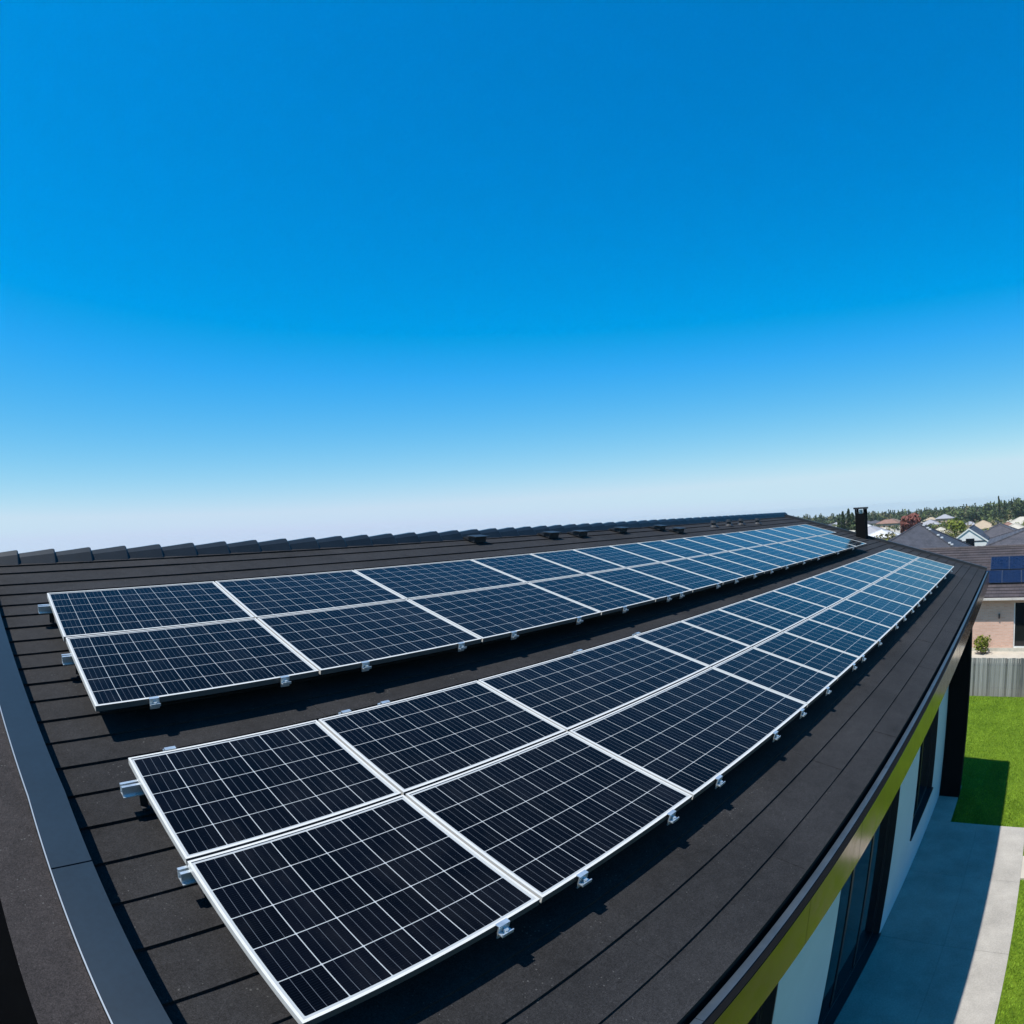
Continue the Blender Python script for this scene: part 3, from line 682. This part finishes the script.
# ------------------------------------------------------------------ houses beyond
def hip_house(x0, x1, y0, y1, base, eave, ridge, roofm, wallm, label, axis='y', name='house', over=0.5, hip=True, wins=True):
    root = empty(name, ((x0 + x1) / 2, (y0 + y1) / 2, base), label, 'house'); X0, X1, Y0, Y1 = x0 - over, x1 + over, y0 - over, y1 + over
    cx, cy = (x0 + x1) / 2, (y0 + y1) / 2; mb = MB(); t = 0.16
    if axis == 'y':
        k = min((X1 - X0) / 2, (Y1 - Y0) / 2 - 0.01) if hip else 0; A, B = (cx, Y0 + k, ridge), (cx, Y1 - k, ridge)
        pts = [(X0, Y0, eave), (X1, Y0, eave), (X1, Y1, eave), (X0, Y1, eave), A, B]
        fs = [(0, 4, 5, 3), (1, 2, 5, 4), (0, 1, 4), (3, 5, 2)]
    else:
        k = min((Y1 - Y0) / 2, (X1 - X0) / 2 - 0.01) if hip else 0; A, B = (X0 + k, cy, ridge), (X1 - k, cy, ridge)
        pts = [(X0, Y0, eave), (X1, Y0, eave), (X1, Y1, eave), (X0, Y1, eave), A, B]
        fs = [(0, 1, 5, 4), (3, 4, 5, 2)] + ([(0, 4, 3), (1, 2, 5)] if hip else [])
    lows = [(p[0], p[1], p[2] - t) for p in pts[:4]]
    mb.add(pts + lows, fs + [(0, 6, 7, 1), (1, 7, 8, 2), (2, 8, 9, 3), (3, 9, 6, 0), (6, 9, 8, 7)])
    rf_ = part('roof', mb, roofm, root)
    mb = MB(); r_ = 0.11; mb.tube(A, B, r_, n=6)
    if hip:
        for c_, e_ in ((A, pts[0]), (A, pts[1] if axis == 'y' else pts[3]), (B, pts[2]), (B, pts[3] if axis == 'y' else pts[1])): mb.tube(Vector(c_), Vector(e_), r_, n=6)
    part('ridge_tile', mb, roofm, root, parent=rf_)
    mb = MB(); mb.box((x0, y0, base - 0.5), (x1, y1, eave - t - 0.003))
    if not hip:
        if axis == 'x': mb.add([(x0, y0, eave - t), (x0, y1, eave - t), (x0, cy, ridge - t - 0.06), (x0 + .1, y0, eave - t), (x0 + .1, y1, eave - t), (x0 + .1, cy, ridge - t - 0.12)], [(0, 1, 2), (5, 4, 3), (0, 3, 4, 1), (1, 4, 5, 2), (2, 5, 3, 0)])
    part('wall', mb, wallm, root)
    if wins:
        n = max(1, int((y1 - y0) / 3.2))
        for k in range(n):
            yc = y0 + (y1 - y0) * (k + .5) / n; zc = base + (eave - base) * 0.55
            m2 = MB(); m2.box((x0 - 0.05, yc - 0.65, zc - 0.55), (x0 - 0.001, yc + 0.65, zc + 0.6)); wf = part('window', m2, M['frame'], root)
            m2 = MB(); m2.box((x0 - 0.07, yc - 0.58, zc - 0.48), (x0 - 0.052, yc + 0.58, zc + 0.53)); part('pane', m2, M['glass'], root, parent=wf)
    return root, rf_
def plain(name, c, r=0.8, v=0.12): return simple(name, c, r, v, 0.8)
cream = plain('cream_render', (0.50, 0.44, 0.34)); whitew = plain('white_wall', (0.66, 0.66, 0.64)); tanw = plain('tan_wall', (0.42, 0.30, 0.22)); greyw = plain('grey_wall', (0.30, 0.31, 0.33))
# slate roofed house with a pyramid roof left of the gable
h2, r2 = hip_house(69.2, 80.8, 5.9, 16.3, -0.3, 3.1, 6.28, M['blueroof'], greyw, 'slate blue pyramid roofed house just beyond the brown roof', 'y')
pm = simple('pale_mortar', (0.55, 0.56, 0.58), 0.7)
for k in range(7):
    mb = MB(); t_ = (0.10, 0.19, 0.24, 0.42, 0.50, 0.66, 0.71)[k]; c_ = Vector((75, 11.1, 6.28)).lerp(Vector((68.7, 5.4, 3.1)), t_)
    mb.box((c_.x - 0.13, c_.y - 0.16, c_.z + 0.10), (c_.x + 0.13, c_.y + 0.12, c_.z + 0.24))
    part('ridge_vent', mb, pm, h2, parent=r2)
h3, r3 = hip_house(86, 98, 8.9, 19, -0.6, 3.0, 5.35, M['greyroof'], greyw, 'grey hipped roof partly hidden behind the slate pyramid roof', 'y')
# white gable house
gx, gy = 104.0, 7.65
gh, gr_ = hip_house(gx, gx + 13, gy - 2.75, gy + 2.75, -1.6, 2.62, 4.45, M['blueroof'], whitew, 'small white gabled house with one dark window in its gable', 'x', hip=False, over=0.05, wins=False)
m2 = MB(); m2.box((gx - 0.07, gy - 0.78, 0.6), (gx - 0.001, gy + 0.55, 2.95)); wf = part('window', m2, M['frame'], gh)
m2 = MB(); m2.box((gx - 0.09, gy - 0.70, 0.7), (gx - 0.072, gy + 0.47, 2.85)); part('pane', m2, M['glass'], gh, parent=wf)
m2 = MB()
for s_ in (-1, 1):
    a_, b_ = Vector((gx - 0.12, gy, 4.46)), Vector((gx - 0.12, gy + s_ * 2.95, 2.56)); m2.hexa([a_ + Vector((0, 0, -.22)), b_ + Vector((0, 0, -.22)), b_ + Vector((.06, 0, -.22)), a_ + Vector((.06, 0, -.22)), a_, b_, b_ + Vector((.06, 0, 0)), a_ + Vector((.06, 0, 0))])
part('bargeboard', m2, whitew, gh)
# dark house behind the gable and the big roof at the right edge
hip_house(112, 126, -1.5, 8.0, -1.5, 2.2, 4.35, M['greyroof'], greyw, 'dark grey hipped roof behind the white gabled house', 'x')
hip_house(70.5, 84, -14, 3.0, -0.3, 3.85, 5.95, M['greyroof'], cream, 'big plain grey hipped roof at the right edge beyond the brown roof', 'y', over=.6)

roofs = {'tan': plain('tan_roof', (0.33, 0.26, 0.18)), 'cream': plain('cream_roof', (0.40, 0.37, 0.31)), 'terracotta': plain('terracotta_roof', (0.20, 0.11, 0.08)),
         'grey': plain('pale_grey_roof', (0.26, 0.26, 0.28)), 'white': plain('white_roof', (0.50, 0.50, 0.50)), 'brown': plain('brown_roof', (0.13, 0.09, 0.07)), 'charcoal': plain('charcoal_roof', (0.05, 0.05, 0.06))}
walls = {'cream': cream, 'white': whitew, 'tan': tanw, 'grey': greyw}
def far_house(az, d, w, h, rc, wc, label, axis='y', depth=10):
    x, y = d * math.cos(rad(az)), d * math.sin(rad(az)); b = gz(x, y)
    hip_house(x, x + depth, y - w / 2, y + w / 2, b, b + h, b + h + min(w, depth) * 0.24, roofs[rc], walls[wc], label, axis, over=0.5)
far_house(12.15, 128, 5, 3.4, 'white', 'white', 'white roofed house seen just right of the chimney')
far_house(12.95, 150, 7, 3.8, 'grey', 'white', 'pale grey roofed white house peeping out right of the chimney foot', 'x')
far_house(11.7, 215, 12, 3.2, 'cream', 'cream', 'cream roofed house between the chimney and the red tree')
far_house(12.6, 265, 9, 3.0, 'tan', 'tan', 'tan bungalow above the cream roof right of the chimney')
far_house(10.7, 300, 9, 3.0, 'grey', 'cream', 'low grey roofed house left of the red tree')
far_house(15.2, 210, 16, 2.8, 'cream', 'white', 'long cream roof left of the chimney nearest the roof edge')
far_house(16.6, 300, 14, 2.8, 'tan', 'cream', 'tan roof farthest left below the treeline')
far_house(14.6, 260, 13, 2.8, 'brown', 'cream', 'brown roofed house directly left of the chimney')
far_house(8.6, 165, 7, 3.4, 'white', 'white', 'white house showing over the slate pyramid roof peak')
far_house(9.6, 240, 9, 3.0, 'charcoal', 'white', 'charcoal roofed white house below the red tree')
far_house(6.8, 190, 8, 2.7, 'cream', 'cream', 'cream house with hipped roof behind the yellow green tree', 'x')
far_house(5.6, 330, 10, 3.6, 'white', 'white', 'white house between dark trees right of the yellow green tree')
far_house(3.05, 225, 10.5, 4.0, 'tan', 'white', 'tan hipped roof on a white house centred above the white gable')
far_house(7.6, 380, 11, 4.5, 'grey', 'grey', 'pale grey house high among dark trees below the ridge of the hill')
far_house(6.3, 430, 11, 6.0, 'grey', 'tan', 'grey roofed tan house highest among trees above the yellow tree')
far_house(0.9, 230, 9, 3.4, 'terracotta', 'tan', 'terracotta roofed tan house above the right hand grey roof')
far_house(-0.6, 260, 14, 5.0, 'cream', 'cream', 'cream roofed house highest at the right edge of the photo')
far_house(0.3, 150, 7, 2.8, 'cream', 'cream', 'small cream house touching the slope of the right hand grey roof', 'x')
far_house(9.0, 400, 15, 4.0, 'cream', 'cream', 'cream house right of the red tree near the treeline')
far_house(13.6, 400, 15, 4.0, 'white', 'white', 'distant white house directly behind the chimney top')
far_house(11.2, 440, 15, 4.5, 'terracotta', 'tan', 'distant terracotta roof between chimney and red tree near the wood')

rh_ = random.Random(8)
for k in range(60):
    az = rh_.uniform(0.5, 18.5); d = rh_.uniform(260, 560) if az > 6 else rh_.uniform(250, 420)
    rc = rh_.choice(['tan', 'cream', 'grey', 'brown', 'charcoal', 'terracotta', 'charcoal']); wc = rh_.choice(['cream', 'white', 'tan', 'cream'])
    x, y = d * math.cos(rad(az)), d * math.sin(rad(az)); b = gz(x, y); w = rh_.uniform(9, 14); h = rh_.uniform(2.4, 3.0)
    r_, _ = hip_house(x, x + 9, y - w / 2, y + w / 2, b, b + h, b + h + 2.1, roofs[rc], walls[wc], 'tiny %s roofed house far off on the plain below the wood' % rc, rh_.choice('xy'), over=0.5)
    r_['group'] = 'tiny %s roofed houses far off below the wood' % rc
def P(az, d): return d * math.cos(rad(az)), d * math.sin(rad(az))
x_, y_ = P(9.15, 178); tree(x_, y_, 8.3, 6.6, M['red'], 'round dark red tree above the slate pyramid roof', 'red_tree', 1500, seed=1)
x_, y_ = P(5.15, 196); tree(x_, y_, 7.6, 7.0, M['yellow'], 'tall yellow green tree above the white gabled house', 'broadleaf_tree', 600, seed=2)
x_, y_ = P(4.85, 150); tree(x_, y_, 4.3, 4.0, M['leaf'], 'dark green tree just left of the white gable ridge', 'broadleaf_tree', 500, seed=3)
x_, y_ = P(2.05, 118); tree(x_, y_, 4.2, 4.5, M['yellow'], 'low yellow green tree between the white gable and grey roof', 'broadleaf_tree', 700, seed=4)
x_, y_ = P(1.2, 135); tree(x_, y_, 4.2, 4.5, M['olive'], 'low olive tree beside the slope of the right grey roof', 'broadleaf_tree', 500, seed=5)
x_, y_ = P(7.3, 210); tree(x_, y_, 6.2, 9.0, M['leaf'], 'broad green tree behind the grey hipped roof', 'broadleaf_tree', 600, seed=6)
x_, y_ = P(6.2, 172); tree(x_, y_, 4.2, 8.0, M['olive'], 'spreading pale olive tree left of the yellow green tree', 'broadleaf_tree', 500, seed=7)
x_, y_ = P(11.0, 120); tree(x_, y_, 4.6, 6.5, M['olive'], 'olive tree between the white house and slate roof', 'broadleaf_tree', 600, seed=8)
x_, y_ = P(11.55, 112); tree(x_, y_, 3.4, 3.2, M['yellow'], 'small yellow green tree beside the white roofed house', 'broadleaf_tree', 400, seed=9)
for k, (az, d, h, w_) in enumerate(((14.95, 250, 12.6, 5.5), (14.45, 252, 13.6, 5.6), (14.1, 248, 11.8, 5.4), (15.3, 255, 10.3, 6), (13.8, 258, 9.6, 6))):
    x_, y_ = P(az, d); tree(x_, y_, h, w_, M['conifer'], '%s of the upright dark conifers clustered left of the chimney' % ['second from left', 'middle', 'fourth from left', 'leftmost', 'rightmost'][k], 'conifer', 900, cone=True, seed=20 + k, group='upright conifers left of the chimney')
# conifers that stand out on the skyline at the right
sky_c = [(1.55, 400, 17.5, 6, 'tallest pointed conifer on the skyline at the right'), (2.0, 402, 14, 5, 'pointed conifer just left of the tallest skyline conifer'), (1.1, 405, 15, 5.5, 'pointed conifer just right of the tallest skyline conifer'),
         (2.75, 398, 13.0, 5, 'narrow conifer standing above the tan roofed house'), (0.45, 410, 14.5, 6, 'dark conifer nearest the right edge skyline clump'), (3.9, 405, 13.5, 7.5, 'rounded dark tree on the skyline above the yellow tree')]
for k, (az, d, h, w_, lab) in enumerate(sky_c):
    x_, y_ = P(az, d); tree(x_, y_, h, w_, M['conifer'], lab, 'conifer', 450, cone=k != 5, seed=40 + k)
x_, y_ = P(-0.35, 395); tree(x_, y_, 17.5, 12, M['conifer'], 'large rounded dark tree highest at the right edge skyline', 'broadleaf_tree', 900, seed=60)
# garden trees between the far houses
rg = random.Random(21); kinds = [('leaf', 'mid green'), ('olive', 'olive'), ('conifer', 'dark green'), ('leaf', 'mid green')]
for k in range(110):
    az = rg.uniform(-2.5, 19); d = rg.uniform(190, 460); x_, y_ = P(az, d); kd = rg.choice(kinds)
    tree(x_, y_, rg.uniform(4.5, 7.0), rg.uniform(5, 10), M[kd[0]], '%s garden tree among the distant houses' % kd[1], 'garden_tree', 170, cone=False, seed=100 + k, group='%s garden trees among the distant houses' % kd[1])
for k in range(22):
    az = rg.uniform(9.5, 18); d = rg.uniform(105, 205); x_, y_ = P(az, d)
    tree(x_, y_, rg.uniform(2.2, 3.6), rg.uniform(4, 8), M[rg.choice(['olive', 'leaf'])], 'low garden tree near the houses right and left of the chimney', 'garden_tree', 220, seed=200 + k, group='low garden trees beside the chimney')
for k in range(34):
    az = rg.uniform(0.3, 9.5); d = rg.uniform(120, 215); x_, y_ = P(az, d); kd = rg.choice(['olive', 'leaf', 'leaf', 'yellow'])
    tree(x_, y_, rg.uniform(2.6, 4.4), rg.uniform(2.5, 5.5), M[kd], 'low garden tree showing between the grey roofs and the tan roof', 'garden_tree', 240, seed=300 + k, group='low garden trees between the roofs on the right')
# the far wood: one mass
mb = MB(); rw = random.Random(33)
def wood_tree(x, y, h, w_, cone):
    z = gz(x, y); n = 70
    crown_mb(mb, (x, y, z + h * 0.5), w_ / 2, h * 0.5, n, w_ * 0.085, rw, cone, 4)
for k in range(1150):
    az = rw.uniform(-6, 24); d0 = 400 + 190 * ss(4, 8.5, az); d = rw.uniform(d0, 680)
    x_, y_ = P(az, d); cone = rw.random() < 0.45
    k0 = len(mb.f); wood_tree(x_, y_, rw.choice([rw.uniform(5.0, 8.0), rw.uniform(7.5, 10.5)]) * (1.08 if cone else 0.95), rw.uniform(5, 7) if cone else rw.uniform(8, 12), cone)
    mi_ = rw.choice([0, 0, 1, 1, 2])
    for q in range(k0, len(mb.f)): mb.mi[q] = mi_
me = raw(mb, 'far_wood', M['conifer'], (0, 0, 0)); me.materials.append(M['leaf']); me.materials.append(M['olive']); me.polygons.foreach_set('material_index', mb.mi)
wo = part('far_wood', me, None, None)
tag(wo, 'dark green wood running along the whole skyline behind the houses', 'wood', kind='stuff')
# scrub and hedges on the plain below the wood
mb = MB()
for k in range(420):
    az = rw.uniform(-6, 24); d = rw.uniform(140, 400); x_, y_ = P(az, d); h = rw.uniform(1.2, 2.6)
    crown_mb(mb, (x_, y_, gz(x_, y_) + h * 0.4), rw.uniform(2, 5), h * 0.5, 60, 0.34, rw, False, 4)
wo = part('scrub', raw(mb, 'scrub', M['olive'], (0, 0, 0)), None, None)
tag(wo, 'olive scrub and hedges spread between the distant houses', 'scrub', kind='stuff')

# ------------------------------------------------------------------ haze over the plain
HAZE = True
if HAZE:
    mb = MB(); mb.box((-400, -700, -90), (3600, 1500, 16)); hz = part('haze', mb, [])
    m = bpy.data.materials.new('haze'); m.use_nodes = True; t = m.node_tree
    for n in list(t.nodes):
        if n.type != 'OUTPUT_MATERIAL': t.nodes.remove(n)
    v = t.nodes.new('ShaderNodeVolumePrincipled'); v.inputs['Color'].default_value = (0.84, 0.93, 1.0, 1); v.inputs['Density'].default_value = 0.00013
    v.inputs['Anisotropy'].default_value = 0.2
    t.links.new(v.outputs[0], [n for n in t.nodes if n.type == 'OUTPUT_MATERIAL'][0].inputs['Volume'])
    hz.data.materials.append(m); tag(hz, kind='stuff', label='thin pale haze over the distant suburb', cat='haze')
